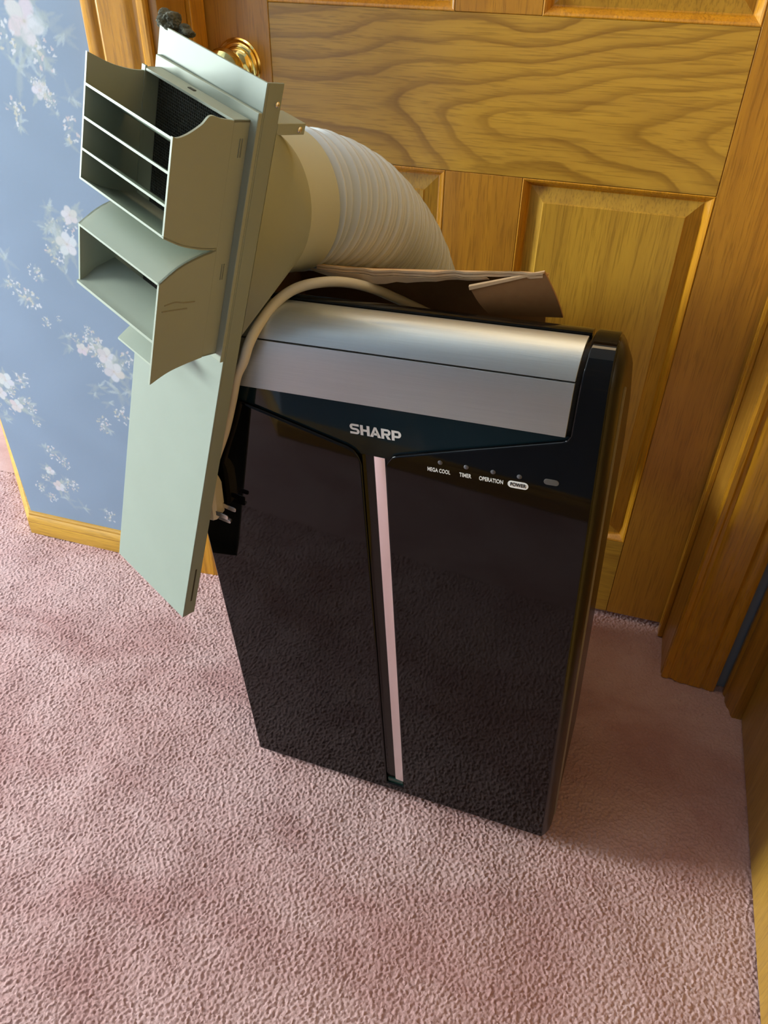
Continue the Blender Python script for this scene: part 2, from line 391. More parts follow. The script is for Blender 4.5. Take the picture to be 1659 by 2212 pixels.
# window on the far left, where the daylight comes in -------------------------
win = tag(empty('window_1'), kind='structure'); win.location = (-3.20, -1.02, 1.35)
f = MB()
for (a, b, c, d) in ((-.48, .48, .62, .67), (-.48, .48, -.67, -.62), (-.48, -.43, -.67, .67), (.43, .48, -.67, .67)): f.box(-.10, .012, a, b, c, d)
f.build('frame', M_WHITE, win, bevel=.002)
for s in (-1, 1):
    z0, z1 = (-.62, .0) if s < 0 else (.0, .62); g = MB()
    for (a, b, c, d) in ((-.43, .43, z1-.03, z1), (-.43, .43, z0, z0+.03), (-.43, -.40, z0, z1), (.40, .43, z0, z1)): g.box(-.07-.012*s, -.045-.012*s, a, b, c, d)
    sh = g.build('sash', M_WHITE, win)
    MB().box(-.059-.012*s, -.056-.012*s, -.40, .40, z0+.03, z1-.03).build('pane', M_GLASS, sh, smooth=0)

# baseboards and casings -------------------------------------------------------
BB = [(0, 0), (.0125, 0), (.0125, .026), (.0115, .030), (.0125, .033), (.0115, .038), (.009, .043), (.0062, .046), (.0062, .050), (.004, .0535), (0, .0535)]
def run(name, p0, p1, nrm, mat, prof=BB, m0=0, m1=0):
    """a moulding: profile (out, up) swept from p0 to p1; m0/m1 shift the ends per unit of thickness for mitres"""
    p0 = Vector((*p0, 0)); p1 = Vector((*p1, 0)); d = (p1-p0).normalized(); n = Vector((*nrm, 0))
    return tag(MB().loft([[p0+n*a+d*(m0*a)+Vector((0, 0, b)) for a, b in prof], [p1+n*a+d*(m1*a)+Vector((0, 0, b)) for a, b in prof]]).build(name, mat, smooth=25), kind='structure')
tn = math.tan(PI/8)
run('baseboard_back', (-.6075, WY), (-.2335, WY), (0, -1), M_BASE, m0=-tn)
run('baseboard_left', (-1.40, .676), (-.6075, WY), (-r2, -r2), M_BASE, m1=tn)
run('baseboard_rear', (-.32, -1.27), (.845, -1.27), (0, 1), M_BASE, m0=-tn)
run('baseboard_rear_left', (-1.65, -2.60), (-.32, -1.27), (-r2, r2), M_BASE, m1=tn)
run('baseboard_window', (-3.20, -2.60), (-3.20, .676), (1, 0), M_BASE)
# door casing: (across from inner edge, out from wall)
CAS = [(0, 0), (0, .008), (.003, .0105), (.010, .0105), (.013, .0085), (.018, .0085), (.024, .0120), (.032, .0144), (.040, .0136), (.047, .0148), (.066, .0160), (.071, .0135), (.076, .0165), (.084, .0180), (.0905, .0165), (.0915, .012), (.0915, 0)]
def casing(name, xin, sgn, label=None):
    lo = [(xin+sgn*a, WY-b, 0) for a, b in CAS]; hi = [(xin+sgn*a, WY-b, 2.06+a) for a, b in CAS]
    return tag(MB().loft([lo, hi]).build(name, M_TRIM, smooth=25), kind='structure')
casing('trim_1', -.141, -1); casing('trim_2', .7225, 1)
tag(MB().loft([[(-.141-a, WY-b, 2.06+a) for a, b in CAS], [(.7225+a, WY-b, 2.06+a) for a, b in CAS]]).build('trim_3', M_RAILP, smooth=25), kind='structure')
# jamb with stop
jb = MB(); jb.box(-.141, -.1285, WY-.001, .06, 0, 2.06); jb.box(.7215, .7240, WY-.001, .06, 0, 2.06); jb.box(-.1285, .7155, WY, .06, 2.045, 2.06)
tag(jb.build('trim_4', M_JAMB, bevel=.001), kind='structure')
st = MB(); st.box(-.1285, -.1205, -.045, -.004, 0, 2.045); st.box(.7128, .7218, -.026, -.004, 0, 2.045)
tag(st.build('trim_5', M_TRIM, bevel=.002), kind='structure')
# right wall: casing and flush door
C2 = [(-.1240, 0), (-.1240, .012), (-.1255, .0162), (-.134, .0162), (-.140, .013), (-.150, .014), (-.163, .0105), (-.170, .0065), (-.1785, .0055), (-.1835, .003), (-.1835, -.012)]
tag(MB().loft([[(.845-b, a, 0) for a, b in C2], [(.845-b, a, 2.10) for a, b in C2]]).build('trim_6', M_JAMB, smooth=25), kind='structure')
tag(MB().loft([[(.845-b, -1.3545-a, 0) for a, b in C2], [(.845-b, -1.3545-a, 2.10) for a, b in C2]]).build('trim_7', M_TRIM, smooth=25), kind='structure')
d2 = tag(empty('door_2'), kind='structure'); d2.location = (.856, -.68, 0)
MB().box(0, .036, -.489, .4955, .006, 2.04).build('slab', M_DOOR2, d2, bevel=.0015)

# ------------------------------------------------------------------ oak six-panel door
door = tag(empty('door_1'), kind='structure')
ZU, ZL, ZB = .9941, .7987, .1869; X1, X2, X3, X4 = -.0259, .2370, .3506, .6116; TH = .035
def slab(name, x0, x1, z0, z1, mat): return MB().box(x0, x1, 0, TH, z0, z1).build(name, mat, door, bevel=.0012, seg=1)
slab('stile', DX0-.004, X1, .012, 2.04, M_STILE); slab('stile', X4, DX1+.003, .012, 2.04, M_STILE)
slab('lock_rail', X1, X4, ZL, ZU, M_RAIL); slab('bottom_rail', X1, X4, .012, ZB, M_RAILP)
slab('rail', X1, X4, 1.66, 1.76, M_RAILP); slab('rail', X1, X4, 1.93, 2.04, M_RAILP)
for a, b in ((ZB, ZL), (ZU, 1.66), (1.76, 1.93)): slab('mullion', X2, X3, a, b, M_STILE)
def ring(x0, x1, z0, z1, i, y): return [(x0+i, y, z0+i), (x1-i, y, z0+i), (x1-i, y, z1-i), (x0+i, y, z1-i)]
def raised(x0, x1, z0, z1):
    prof = [(0, .0004), (.0015, -.0002), (.004, .0012), (.008, .0065), (.010, .0115), (.0125, .0125)]
    MB().loft([ring(x0, x1, z0, z1, i, y) for i, y in prof]+[ring(x0, x1, z0, z1, .0125, .02), ring(x0, x1, z0, z1, 0, .02)], False, False).build('moulding', M_TRIM, door, smooth=20)
    prof = [(.0105, .022), (.0105, .0125), (.013, .0118), (.031, .0062), (.0325, .0040)]
    MB().loft([ring(x0, x1, z0, z1, i, y) for i, y in prof]).build('panel', M_PANEL, door, smooth=12)
for x0, x1 in ((X1, X2), (X3, X4)):
    for a, b in ((ZB, ZL), (ZU, 1.66), (1.76, 1.93)): raised(x0, x1, a, b)
# knob
kx, kz = -.0767, .915
kr = MB().lathe([(.0345, 0), (.0345, -.002), (.0325, -.0042), (.0300, -.0034), (.0290, -.0030), (.0275, -.0052), (.0245, -.0066), (.0230, -.0060), (.021, -.0100), (.016, -.0125), (.013, -.014), (.0115, -.026), (.012, -.030), (.020, -.033), (.026, -.040), (.028, -.049), (.025, -.057), (.016, -.062), (.001, -.0635)], 48, 1, (kx, 0, kz)).build('door_knob', M_BRASS, door, smooth=40)
kr['label'] = 'round polished brass knob with ringed rose'

# ------------------------------------------------------------------ portable air conditioner
AO = Vector((.0938, -.4903, .004)); AR = Euler((.0339, -.0532, -.0693), 'XYZ').to_matrix().to_4x4()
ac = tag(empty('portable_air_conditioner', Matrix.Translation(AO) @ AR), 'tall glossy black portable air conditioner with silver top grille standing on the pink carpet', 'air conditioner', kind='thing')
AW = .4654; ZC = .742; RA = .0405
def prof_pt(s, d=0.0):
    """front profile by arc length s from the floor, moved inward by d -> (y, z)"""
    if s <= ZC: return (d, s)
    a = (s-ZC)/RA; r = max(RA-d, .0004); return (RA-r*math.cos(a), ZC+r*math.sin(a))
A_END = math.radians(118); S_END = ZC+RA*A_END
def ac_loop(d, zlo=0.0):
    pts = [(d, zlo)]+[prof_pt(ZC+RA*A_END*k/14, d) for k in range(15)]
    pts += [(.140-d*.3, .722-d*.6), (.222-d, .655-d), (.246-d, .60-d), (.250-d, zlo)]
    return pts
def ac_section(x, d): return [(x, y, z) for y, z in ac_loop(d, .006)]
# body core (a step behind the front panel), rounded shoulders left and right
b = MB(); b.loft([ac_section(.000, .014), ac_section(.002, .008), ac_section(.006, .006), ac_section(AW-.006, .006), ac_section(AW-.002, .008), ac_section(AW, .014)])
b.build('body', M_SHELL, ac, smooth=40)
def side_shell(sgn):
    st = [(-.0004, .0016), (.0012, .0030), (.0040, .0070), (.0068, .0135), (.0086, .0220), (.0094, .0320)]
    base = AW if sgn > 0 else 0
    loops = [ac_section(base+sgn*a, d) for a, d in st]
    o = MB().loft([ac_section(base-sgn*.002, .003)]+loops, False, True).build('side_shell', M_SHELL, ac, smooth=50)
    return o
side_shell(1); side_shell(-1)
# thin ivory seam that runs down each side where front and rear shells meet
for sgn in (1, -1):
    base = AW if sgn > 0 else 0; path = []
    prof = ac_loop(.036, .012)
    MB().loft([[(base+sgn*x, y+dy, z) for (x, dy) in ((.0088, 0), (.0112, .001), (.0112, .006), (.0088, .007))] for y, z in [(.036, .012), (.036, ZC-.03), (.0365, ZC-.01)]]).build('seam_strip', plain('seam_taupe', (.16, .12, .07), .4), ac)
# glossy front: one moulded piece with side pillars that roll over the top
GL, GR = .0289, .4365; CL_, CR_ = .2235, .2505
vl = [(GL, .6965), (GL+.002, .6915), (GL+.006, .689), (.2085, .6405), (.2155, .6370), (.2205, .630), (CL_, .620)]
vr = [(CR_, .620), (.2535, .630), (.2585, .6370), (.2655, .6405), (GR-.006, .6895), (GR-.002, .692), (GR, .6965)]
def front_panel():
    bm = bmesh.new(); cache = {}
    def vert(x, s):
        k = (round(x, 6), round(s, 6))
        if k not in cache:
            y, z = prof_pt(s); t = max(0, (s-.6965)/.105)
            cache[k] = bm.verts.new((x+(.0060*t if abs(x-GR) < 1e-6 else -.0060*t if abs(x-GL) < 1e-6 else 0), y, z))
        return cache[k]
    def col(xa, xb, rows_a, rows_b):
        for i in range(len(rows_a)-1):
            q = [vert(xa, rows_a[i]), vert(xb, rows_b[i]), vert(xb, rows_b[i+1]), vert(xa, rows_a[i+1])]
            u = []
            for v in q:
                if v not in u: u.append(v)
            if len(u) > 2: bm.faces.new(u)
    up = [.6965, ZC]+[ZC+RA*A_END*k/14 for k in range(1, 15)]
    full = [.004, .02]+up
    col(0, GL, full, full); col(GR, AW, full, full)
    for seq in (vl, vr):
        for (xa, sa), (xb, sb) in zip(seq[:-1], seq[1:]): col(xa, xb, [.004, .02, sa], [.004, .02, sb])
    col(CL_, CR_, [.004, .02], [.004, .02])
    me = bpy.data.meshes.new('front_panel'); bmesh.ops.recalc_face_normals(bm, faces=bm.faces)
    f0 = bm.faces[:]
    if sum(f.normal.y for f in f0) > 0: bmesh.ops.reverse_faces(bm, faces=f0)
    bm.to_mesh(me); bm.free(); me.materials.append(M_BLACK); sharp(me, 30)
    o = link(bpy.data.objects.new('front_panel', me), ac)
    m = o.modifiers.new('thick', 'SOLIDIFY'); m.thickness = .0062; m.offset = -1; m.use_quality_normals = True
    m = o.modifiers.new('bevel', 'BEVEL'); m.width = .0020; m.segments = 3; m.limit_method = 'ANGLE'; m.angle_limit = math.radians(40); m.harden_normals = True
    o['label'] = 'mirror-glossy black front panel'
front_panel()
# recessed black field above the V line, behind the logo
MB().prism([(GL-.003, .694), (GL-.003, .6865), (.208, .6365), (.2155, .632), (.2585, .632), (.266, .6365), (GR+.003, .6865), (GR+.003, .694)], 1, .0042, .0058).build('recessed_panel', plain('gloss_teal_black', (.005, .014, .018), .04, spec=.3), ac, smooth=0)
# silver grille: two brushed sheets that follow the curve, dark joint between them
def silver_sheet(name, s0, s1, xl, xr, n):
    loops = []
    for k in range(n+1):
        t = k/n; s = s0+(s1-s0)*t; a, z = prof_pt(s, .0022); a2, z2 = prof_pt(s, .0075)
        x0, x1 = xl[0]+(xl[1]-xl[0])*t, xr[0]+(xr[1]-xr[0])*t
        loops.append([(x0, a, z), (x1, a, z), (x1, a2, z2), (x0, a2, z2)])
    return MB().loft(loops).build(name, M_SILVER, ac, smooth=40, bevel=.0005, seg=1)
sl = silver_sheet('lower_grille', .6935, .7510, (.0333, .0304), (.4321, .4350), 6); sl['label'] = 'brushed silver lower grille strip'
su = silver_sheet('upper_grille', .7525, ZC+RA*math.radians(87), (.0304, .0270), (.4350, .4384), 16); su['label'] = 'brushed silver curved upper grille strip'
# bright strip set in the vertical channel (hollow section)
CM = CL_+.0112
MB().prism([(CM, .0085), (CM+.0012, .0046), (CM+.003, .0038), (CR_-.0010, .0034), (CR_-.0010, .0115), (CM, .0115)], 2, .030, .6318).build('trim_strip', M_STRIP, ac, smooth=60)['label'] = 'satin metal strip in the vertical channel'
MB().prism([(CL_+.0006, .0030), (CL_+.003, .0062), (CL_+.007, .0082), (CM, .0086), (CM, .0120), (CL_+.0006, .0120)], 2, .020, .6318).build('channel', M_BLACK, ac, smooth=60)
MB().box(CL_+.001, CR_-.001, .0030, .0075, .019, .0300).build('strip_end', plain('bottle_green', (.012, .045, .035), .15), ac, bevel=.001)
# black rim behind the upper grille, where the top turns down to the rear
MB().loft([[(x, *prof_pt(ZC+RA*math.radians(a), d)) for a, d in ((88.5, .0075), (88.5, 0), (93, -.0004), (98, -.0002), (104, 0), (111, 0), (118, 0), (118, .0075))] for x in (GL-.004, GR+.004)]).build('top_rim', M_BLACK, ac, smooth=50)
# lettering
def text(name, body, x, z, size, sx=1.0, off=0.0, y=-.0004, mat=M_WHITE, parent=ac, depth=.0002):
    cu = bpy.data.curves.new(name, 'FONT'); cu.body = body; cu.size = size; cu.align_x = 'CENTER'; cu.align_y = 'CENTER'; cu.offset = off; cu.extrude = depth; cu.resolution_u = 4
    tmp = bpy.data.objects.new('tmp', cu); COL.objects.link(tmp); dg = bpy.context.evaluated_depsgraph_get()
    me = bpy.data.meshes.new_from_object(tmp.evaluated_get(dg)); bpy.data.objects.remove(tmp)
    me.transform(Matrix.Translation((x, y, z)) @ Matrix.Rotation(PI/2, 4, 'X') @ Matrix.Diagonal((sx, 1, 1, 1))); me.materials.clear(); me.materials.append(mat)
    return link(bpy.data.objects.new(name, me), parent)
def wide_logo():
    """heavy wide capitals S H A R P drawn as strips"""
    m = MB(); y0, y1 = .0040, .0044; h = .0122; t = .0031; x = .2118; z = .6560
    def poly(p): m.prism([(x+a*W_, z+b*h) for a, b in p], 1, y0, y1)
    def arc(cx, cz, rx, rz, a0, a1, th, n=10):
        P = [(cx+rx*math.cos(a0+(a1-a0)*i/n), cz+rz*math.sin(a0+(a1-a0)*i/n)) for i in range(n+1)]
        Q = [(cx+(rx-th*1.15)*math.cos(a0+(a1-a0)*i/n), cz+(rz-th*.86)*math.sin(a0+(a1-a0)*i/n)) for i in range(n+1)]
        for i in range(n): m.prism([P[i], P[i+1], Q[i+1], Q[i]], 1, y0, y1)
    def bar(xa, xb, za, zb): m.prism([(xa, za), (xb, za), (xb, zb), (xa, zb)], 1, y0, y1)
    W_ = .0108                                     # S
    r = h*.29
    bar(x+r, x+W_-.0004, z+h-t*.82, z+h); bar(x+r, x+W_-r, z+h/2-t*.41, z+h/2+t*.41); bar(x+.0002, x+W_-r, z, z+t*.82)
    arc(x+r, z+h*.705, r, h*.295, PI/2, 1.5*PI, t*.82); arc(x+W_-r, z+h*.295, r, h*.295, -PI/2, PI/2, t*.82)
    x += W_+.0010; W_ = .0104                      # H
    bar(x, x+t, z, z+h); bar(x+W_-t, x+W_, z, z+h); bar(x+t, x+W_-t, z+h/2-t*.42, z+h/2+t*.42)
    x += W_+.0002; W_ = .0122                      # A
    m.prism([(x, z), (x+t*1.15, z), (x+W_*.56, z+h), (x+W_*.40, z+h)], 1, y0, y1)
    m.prism([(x+W_-t*1.15, z), (x+W_, z), (x+W_*.60, z+h), (x+W_*.44, z+h)], 1, y0, y1)
    bar(x+W_*.24, x+W_*.76, z+h*.20, z+h*.42)
    x += W_+.0004; W_ = .0104                      # R
    bar(x, x+t, z, z+h); bar(x+t, x+W_-.0036, z+h-t*.82, z+h); bar(x+t, x+W_-.0036, z+h*.36, z+h*.36+t*.82); arc(x+W_-.0036, z+h*.68, .0036, h*.32, -PI/2, PI/2, t*.82)
    m.prism([(x+W_*.42, z+h*.40), (x+W_*.70, z+h*.40), (x+W_, z), (x+W_-t*1.2, z)], 1, y0, y1)
    x += W_+.0010; W_ = .0104                      # P
    bar(x, x+t, z, z+h); bar(x+t, x+W_-.0038, z+h-t*.82, z+h); bar(x+t, x+W_-.0038, z+h*.30, z+h*.30+t*.82); arc(x+W_-.0038, z+h*.65, .0038, h*.35, -PI/2, PI/2, t*.82)
    o = m.build('logo', M_WHITE, ac, smooth=0); o['label'] = 'white logo reading SHARP'
wide_logo()
for s, x, sz, sx in (('MEGA COOL', .3099, .0068, .62), ('TIMER', .3380, .0068, .66), ('OPERATION', .3647, .0068, .66)): text('indicator_text', s, x, .6315, sz, sx, .00008)['label'] = 'small white lettering '+s
pl = MB(); P = []
for k in range(24):
    a = 2*PI*k/24; P.append((.3919+.0062*(1 if math.cos(a) > 0 else -1)+.0042*math.cos(a), .6314+.0042*math.sin(a)))
pl.prism(P, 1, -.0003, .0002); pl.build('power_badge', M_WHITE, ac, smooth=0)['label'] = 'white pill badge reading POWER'
text('power_text', 'POWER', .3919, .6314, .0062, .74, .00004, -.0005, M_MATTE)
for x in (.3114, .3386, .3662, .3927): MB().lathe([(.0026, .0006), (.0026, -.0002), (.0022, -.0006), (.0002, -.0008)], 20, 1, (x, 0, .6418)).build('indicator_light', M_LED, ac, smooth=50)
sn = MB(); P = []
for k in range(24):
    a = 2*PI*k/24; P.append((.4241+.0040*(1 if math.cos(a) > 0 else -1)+.0034*math.cos(a), .6420+.0034*math.sin(a)))
sn.prism(P, 1, -.0006, .0004); sn.build('sensor_window', plain('sensor_grey', (.10, .095, .09), .25), ac, bevel=.0003)
# casters reach the carpet though the unit leans
MW = Matrix.Translation(AO) @ AR; MI = MW.inverted()
for x in (.05, AW-.05):
    for y in (.05, .205):
        g = MI @ Vector(((MW @ Vector((x, y, 0))).x, (MW @ Vector((x, y, 0))).y, .0))
        r = .011
        MB().lathe([(.004, -.009), (r, -.008), (r, .008), (.004, .009)], 20, 0, (g.x, g.y, g.z+r)).build('caster', M_MATTE, ac, smooth=40)
# rear housing below the hose, port on its top
PXY = MI @ Vector((.2375, -.087, .43))
rh = MB(); L0 = [(.035, .235), (.430, .235), (.430, .330), (.400, .398), (.065, .398), (.035, .330)]
rh.loft([[(x, y, z) for x, y in L0] for z in (.018, .40)]).build('rear_housing', M_SHELL, ac, bevel=.006, seg=3)
MB().lathe([(.0, .395), (.068, .395), (.070, .420), (.0665, .432), (.060, .432), (.060, .402), (.0, .402)], 40, 2, (PXY.x, min(PXY.y, .395), 0)).build('exhaust_port', M_SHELL, ac, smooth=30)
# cord and plug (in the unit's frame): over the top, down in front of the left edge
CP = [(.252, .160, .722), (.2262, .120, .7555), (.2077, .090, .7785), (.1864, .070, .7905), (.1655, .055, .7935), (.1467, .042, .7905), (.1323, .028, .7815), (.1227, .010, .7686), (.1167, -.0085, .7534), (.1075, -.012, .7320), (.0965, -.012, .7140), (.0830, -.009, .6810), (.0665, -.009, .6400), (.0500, -.0105, .6060), (.0370, -.0135, .578)]
pc = MB().tube(catmull(CP, 6), .0052, 14).build('power_cord', M_CORD, ac, smooth=60); pc['label'] = 'thick beige power cord arching over the top'
pg = MB(); AX = Vector((-.10, -.02, -1)).normalized()
base = Vector((.0355, -.0150, .584)); loops = []
for t, hw, hd in ((0, .0075, .007), (.006, .0085, .008), (.012, .0125, .010), (.020, .0150, .012), (.056, .0155, .013), (.064, .0150, .013), (.066, .0135, .012)):
    c = base+AX*t; loops.append([c+Vector((hw*sx*.8, hd*sy*.9, 0)) for sx, sy in ((-1, -.7), (-.7, -1), (.7, -1), (1, -.7), (1, .7), (.7, 1), (-.7, 1), (-1, .7))])
pgo = pg.loft(loops).build('plug', M_CORD, ac, smooth=30); pgo['label'] = 'beige moulded plug'
def prong(dx, dz, flat, L):
    m = MB(); c = base+AX*.058+Vector((.006, dx, dz)); d = Vector((.96, -.05, -.20)).normalized()
    e = Vector((0, 1, 0)) if flat else Vector((0, 1, 0)); g = d.cross(e).normalized()
    a, bb = ((.0034, .0009) if flat else (.0024, .0024))
    lp = []
    for t, k in ((0, 1), (L-.0025, 1), (L-.0008, .8), (L, .45)): lp.append([c+d*t+g*(a*k*sx)+e*(bb*sy) for sx, sy in ((-1, -1), (1, -1), (1, 1), (-1, 1))])
    m.loft(lp); o = m.build('prong', M_STEEL, pgo, bevel=.0005)
    return o
prong(-.008, .004, True, .022); prong(.006, .006, True, .025); prong(-.001, -.008, False, .020)

# ------------------------------------------------------------------ window exhaust kit
VM = Matrix(((.88458, .24611, -.39616, -.064885), (-.41893, .04601, -.90685, -.516225), (-.20496, .96815, .14381, .409970), (0, 0, 0, 1)))
vk = tag(empty('exhaust_vent_panel', VM), 'long pale grey-green plastic window vent panel with louvered hood, hanging in front of the unit', 'vent panel', kind='thing')
PW = .138
c = MB()
c.box(0, PW, 0, .634, -.0022, 0); c.box(0, .0022, 0, .634, -.0185, -.0022); c.box(PW-.0022, PW, 0, .634, -.0185, -.0022)
c.box(.0022, PW-.0022, 0, .0022, -.0185, -.0022)
c.build('slide_panel', plastic('slide_panel_plastic', (.28, .322, .268)), vk, bevel=.0006)
c = MB(); c.box(.0022, .0045, .30, .632, -.0170, -.003); c.box(PW-.0045, PW-.0022, .30, .632, -.0170, -.003); c.build('inner_channel', M_VENTIN, vk)
MB().box(PW-.0003, PW+.0003, .026, .083, -.0108, -.0086).build('slot', M_SLOT, vk, smooth=0)
def screw(u, v, n, ax, parent, r=.0024):
    MB().lathe([(r, 0), (r, .0006), (r*.7, .0012), (.0002, .0014)], 16, ax, (u, v, n)).build('screw', M_STEEL, parent, smooth=40)
screw(PW, .618, -.0141, 0, vk)
c = MB(); c.box(.0035, PW+.0002, .3805, .6115, 0, .0042); fl = c.build('flange', M_VENT, vk, bevel=.0008)
U0, U1 = .0105, .1300; RV0, RV1, RN = .3865, .6035, .0210
c = MB(); tk = .0024
for a in ((U0, U0+tk, RV0, RV1), (U1-tk, U1, RV0, RV1), (U0, U1, RV0, RV0+tk), (U0, U1, RV1-tk, RV1)): c.box(*a, .004, RN)
c.build('hood_frame', M_VENT, vk, bevel=.0005)
MB().box(U0-.0015, U0+tk+.001, RV0+.002, RV1+.0015, RN-.0015, RN+.0005).build('rim', M_VENT, vk)
MB().box(.060, .068, RV1, RV1+.0006, .010, .013).build('slot', M_SLOT, vk, smooth=0)
MB().box(U0+tk, U1-tk, RV0+tk, RV1-tk, .0045, .0058).build('back_plate', M_MESH, vk, smooth=0)
g = MB()
for k in range(46):
    u = U0+.003+k*.0025; g.box(u, u+.0004, RV0+.003, RV1-.003, .0058, .0066)
for k in range(84):
    v = RV0+.004+k*.0025; g.box(U0+.003, U1-.003, v, v+.0004, .0058, .0066)
g.build('mesh_screen', plain('mesh_wire', (.09, .095, .085), .5), vk, smooth=0)['kind'] = 'stuff'
for v in (.5816, .4732):
    c = MB(); c.box(U1-.0003, U1+.0007, v-.0075, v+.0075, .0095, .0103); c.box(U1-.0003, U1+.0007, v-.0075, v+.0075, .0118, .0126); c.build('clip', M_VENTIN, vk)
MID = .4957
def crv(p): return [(q.x, q.y) for q in catmull([(a, b_, 0) for a, b_ in p], 6)]
FN = .0785
# polygons in (v, n)
low_curve_up = [(MID, RN), (.4985, .040), (.5040, .060), (.5125, FN)]
up_curve_lo = [(MID, RN), (.4915, .040), (.4840, .060), (.4715, FN)]
right_up = crv([(.6030, RN), (.6045, .034), (.6065, .0450), (.6000, .0525), (.5935, .0640), (.5905, .0735), (.5915, FN)])+list(reversed(crv(low_curve_up)))
left_up = crv([(.6005, RN), (.6010, .034), (.6045, .053), (.6125, FN-.003)])+list(reversed(crv(low_curve_up)))
right_lo = crv(up_curve_lo)+list(reversed(crv([(.3862, RN), (.3835, .040), (.3790, .060), (.3705, FN)])))
left_lo = crv(up_curve_lo)+[(.4135, FN-.002), (.4060, .060), (.398, .030), (.3950, RN)]
TS = .0022
for nm, poly, a in (('side_panel', right_up, U1-TS), ('side_panel', left_up, U0), ('side_panel', right_lo, U1-TS), ('side_panel', left_lo, U0)):
    MB().prism([(p[0], p[1]) for p in poly], 0, a, a+TS).build(nm, M_VENT, vk, smooth=25)
def sheet(name, curve, th=.0020, mat=M_VENT, u0=U0, u1=U1):
    n = len(curve); L = []
    top = [(v, q) for v, q in curve]; bot = [(v-th, q) for v, q in curve]
    return MB().prism(top+bot[::-1], 0, u0, u1).build(name, mat, vk, smooth=30)
sheet('curved_floor', [(v+.0010, n) for v, n in crv(low_curve_up)]); sheet('curved_roof', crv(up_curve_lo))
for v in (.5905, .5645, .5385):
    sheet('louver', [(v-.022, .038), (v-.008, .062), (v, FN-.0008)], .0022, u0=U0+TS, u1=U1-TS)
lv = sheet('louver', [(.4345, .040), (.4275, .060), (.4185, .072), (.4160, FN)], .0026, u0=U0, u1=U1-TS)
sheet('louver', [(.3590, .013), (.3540, .020), (.3450, .031)], .0022, u0=.0125, u1=.074)
c = MB()
c.tube(catmull([(U1+.0001, .4500, .071), (U1+.0001, .4515, .060), (U1+.0001, .4495, .050), (U1+.0001, .4485, .038)], 6), .0006, 6)
c.tube(catmull([(U1+.0001, .4445, .073), (U1+.0001, .4440, .062), (U1+.0001, .4430, .046)], 6), .0006, 6)
c.build('scuff', M_SCUFF, vk)
# funnel from the rectangular opening to the round collar
CU, CV, CRR = .069, .5027, .0690
rect = [(PW, .597), (.0, .597), (.0, .406), (PW, .406)]; n0, n1 = -.0185, -.084
V = [(u, v, n0) for u, v in rect]; K = 16; F = []
for k in range(4*K): V.append((CU+CRR*math.cos(2*PI*k/(4*K)), CV+CRR*math.sin(2*PI*k/(4*K)), n1))
for q in range(4):
    for k in range(K): F.append((q, 4+q*K+k, 4+(q*K+k+1) % (4*K)))
    F.append((q, 4+((q+1)*K) % (4*K), (q+1) % 4))
fu = MB().add(V, F); fu.build('funnel', M_VENT, vk, smooth=25)
ax = Vector((0, -.02, -1)).normalized()
def cring(r, t):
    c0 = Vector((CU, CV, n1))+ax*t; return [(c0.x+r*math.cos(2*PI*k/64), c0.y+r*math.sin(2*PI*k/64), c0.z) for k in range(64)]
MB().loft([cring(.069, -.002), cring(.0692, .030), cring(.0700, .0385), cring(.0690, .0395), cring(.064, .0395), cring(.064, -.002)], False, False).build('collar', plastic('collar_plastic', (.50, .52, .40)), vk, smooth=40)
tb = MB().box(.108, PW, .594, .6035, -.0512, -.0185).build('tab', M_VENT, vk, bevel=.0008); screw(PW, .5985, -.0445, 0, vk, .0026)
def lump(name, c, r, mat, parent, seed, sc=(1, 1, 1)):
    bm = bmesh.new(); bmesh.ops.create_icosphere(bm, subdivisions=4, radius=1); rr = random.Random(seed)
    for v in bm.verts:
        k = 1+rr.uniform(-.07, .07)+.2*math.sin(v.co.x*5+seed)*math.cos(v.co.y*4)
        v.co = Vector((c[0]+v.co.x*r*k*sc[0], c[1]+v.co.y*r*k*sc[1], c[2]+v.co.z*r*k*sc[2]))
    me = bpy.data.meshes.new(name); bm.to_mesh(me); bm.free(); me.materials.append(mat); return link(bpy.data.objects.new(name, me), parent)
lump('foam', (.0035, .6370, -.007), .011, M_FOAM, vk, 2, (1.05, .75, .9))['label'] = 'torn dark grey foam on the top corner'
lump('foam', (.0190, .6345, -.012), .008, M_FOAM, vk, 5, (1.3, .6, .7))

# ------------------------------------------------------------------ exhaust hose
S0 = VM @ Vector((CU, CV, -.119)); D0 = (VM.to_3x3() @ Vector((0, -.02, -1))).normalized()
P3 = Vector((.2375, -.087, .470)); P1 = S0+D0*.120; P2 = P3+Vector((0, 0, .231))
path = []
for i in range(161):
    t = i/160; path.append((1-t)**3*S0+3*t*(1-t)**2*P1+3*t*t*(1-t)*P2+t**3*P3)
PORT = MW @ Vector((PXY.x, min(PXY.y, .395), .428))
tail = catmull([P3, (P3+PORT)/2, PORT], 12)
path += tail[1:]
def resample(P, step):
    out = [P[0].copy()]; acc = 0
    for a, b_ in zip(P[:-1], P[1:]):
        L = (b_-a).length; pos = 0
        while acc+(L-pos) >= step:
            pos += step-acc; acc = 0; out.append(a.lerp(b_, pos/L))
        acc += L-pos
    return out
hp = resample(path, .0009); rad = []; ph = 0
for i in range(len(hp)):
    s = i*.0009; pitch = .0105-.0062*min(1, max(0, (s-.02)/.16)); ph += .0009/pitch
    amp = .0062 if s < .02 else .0062-.0024*min(1, (s-.02)/.16)
    tri = abs((ph % 1)*2-1)
    r = .0655+amp*(tri-.5)*1.6+.0012*math.sin(ph*2*PI/2.9)*(1 if s < .14 else .25)
    rad.append(r if i > 4 else .0645)
hose = MB().tube(hp, rad, 56, False).build('exhaust_hose', M_HOSE, smooth=0, fix=False)
hose.data.polygons.foreach_set('use_smooth', [True]*len(hose.data.polygons))
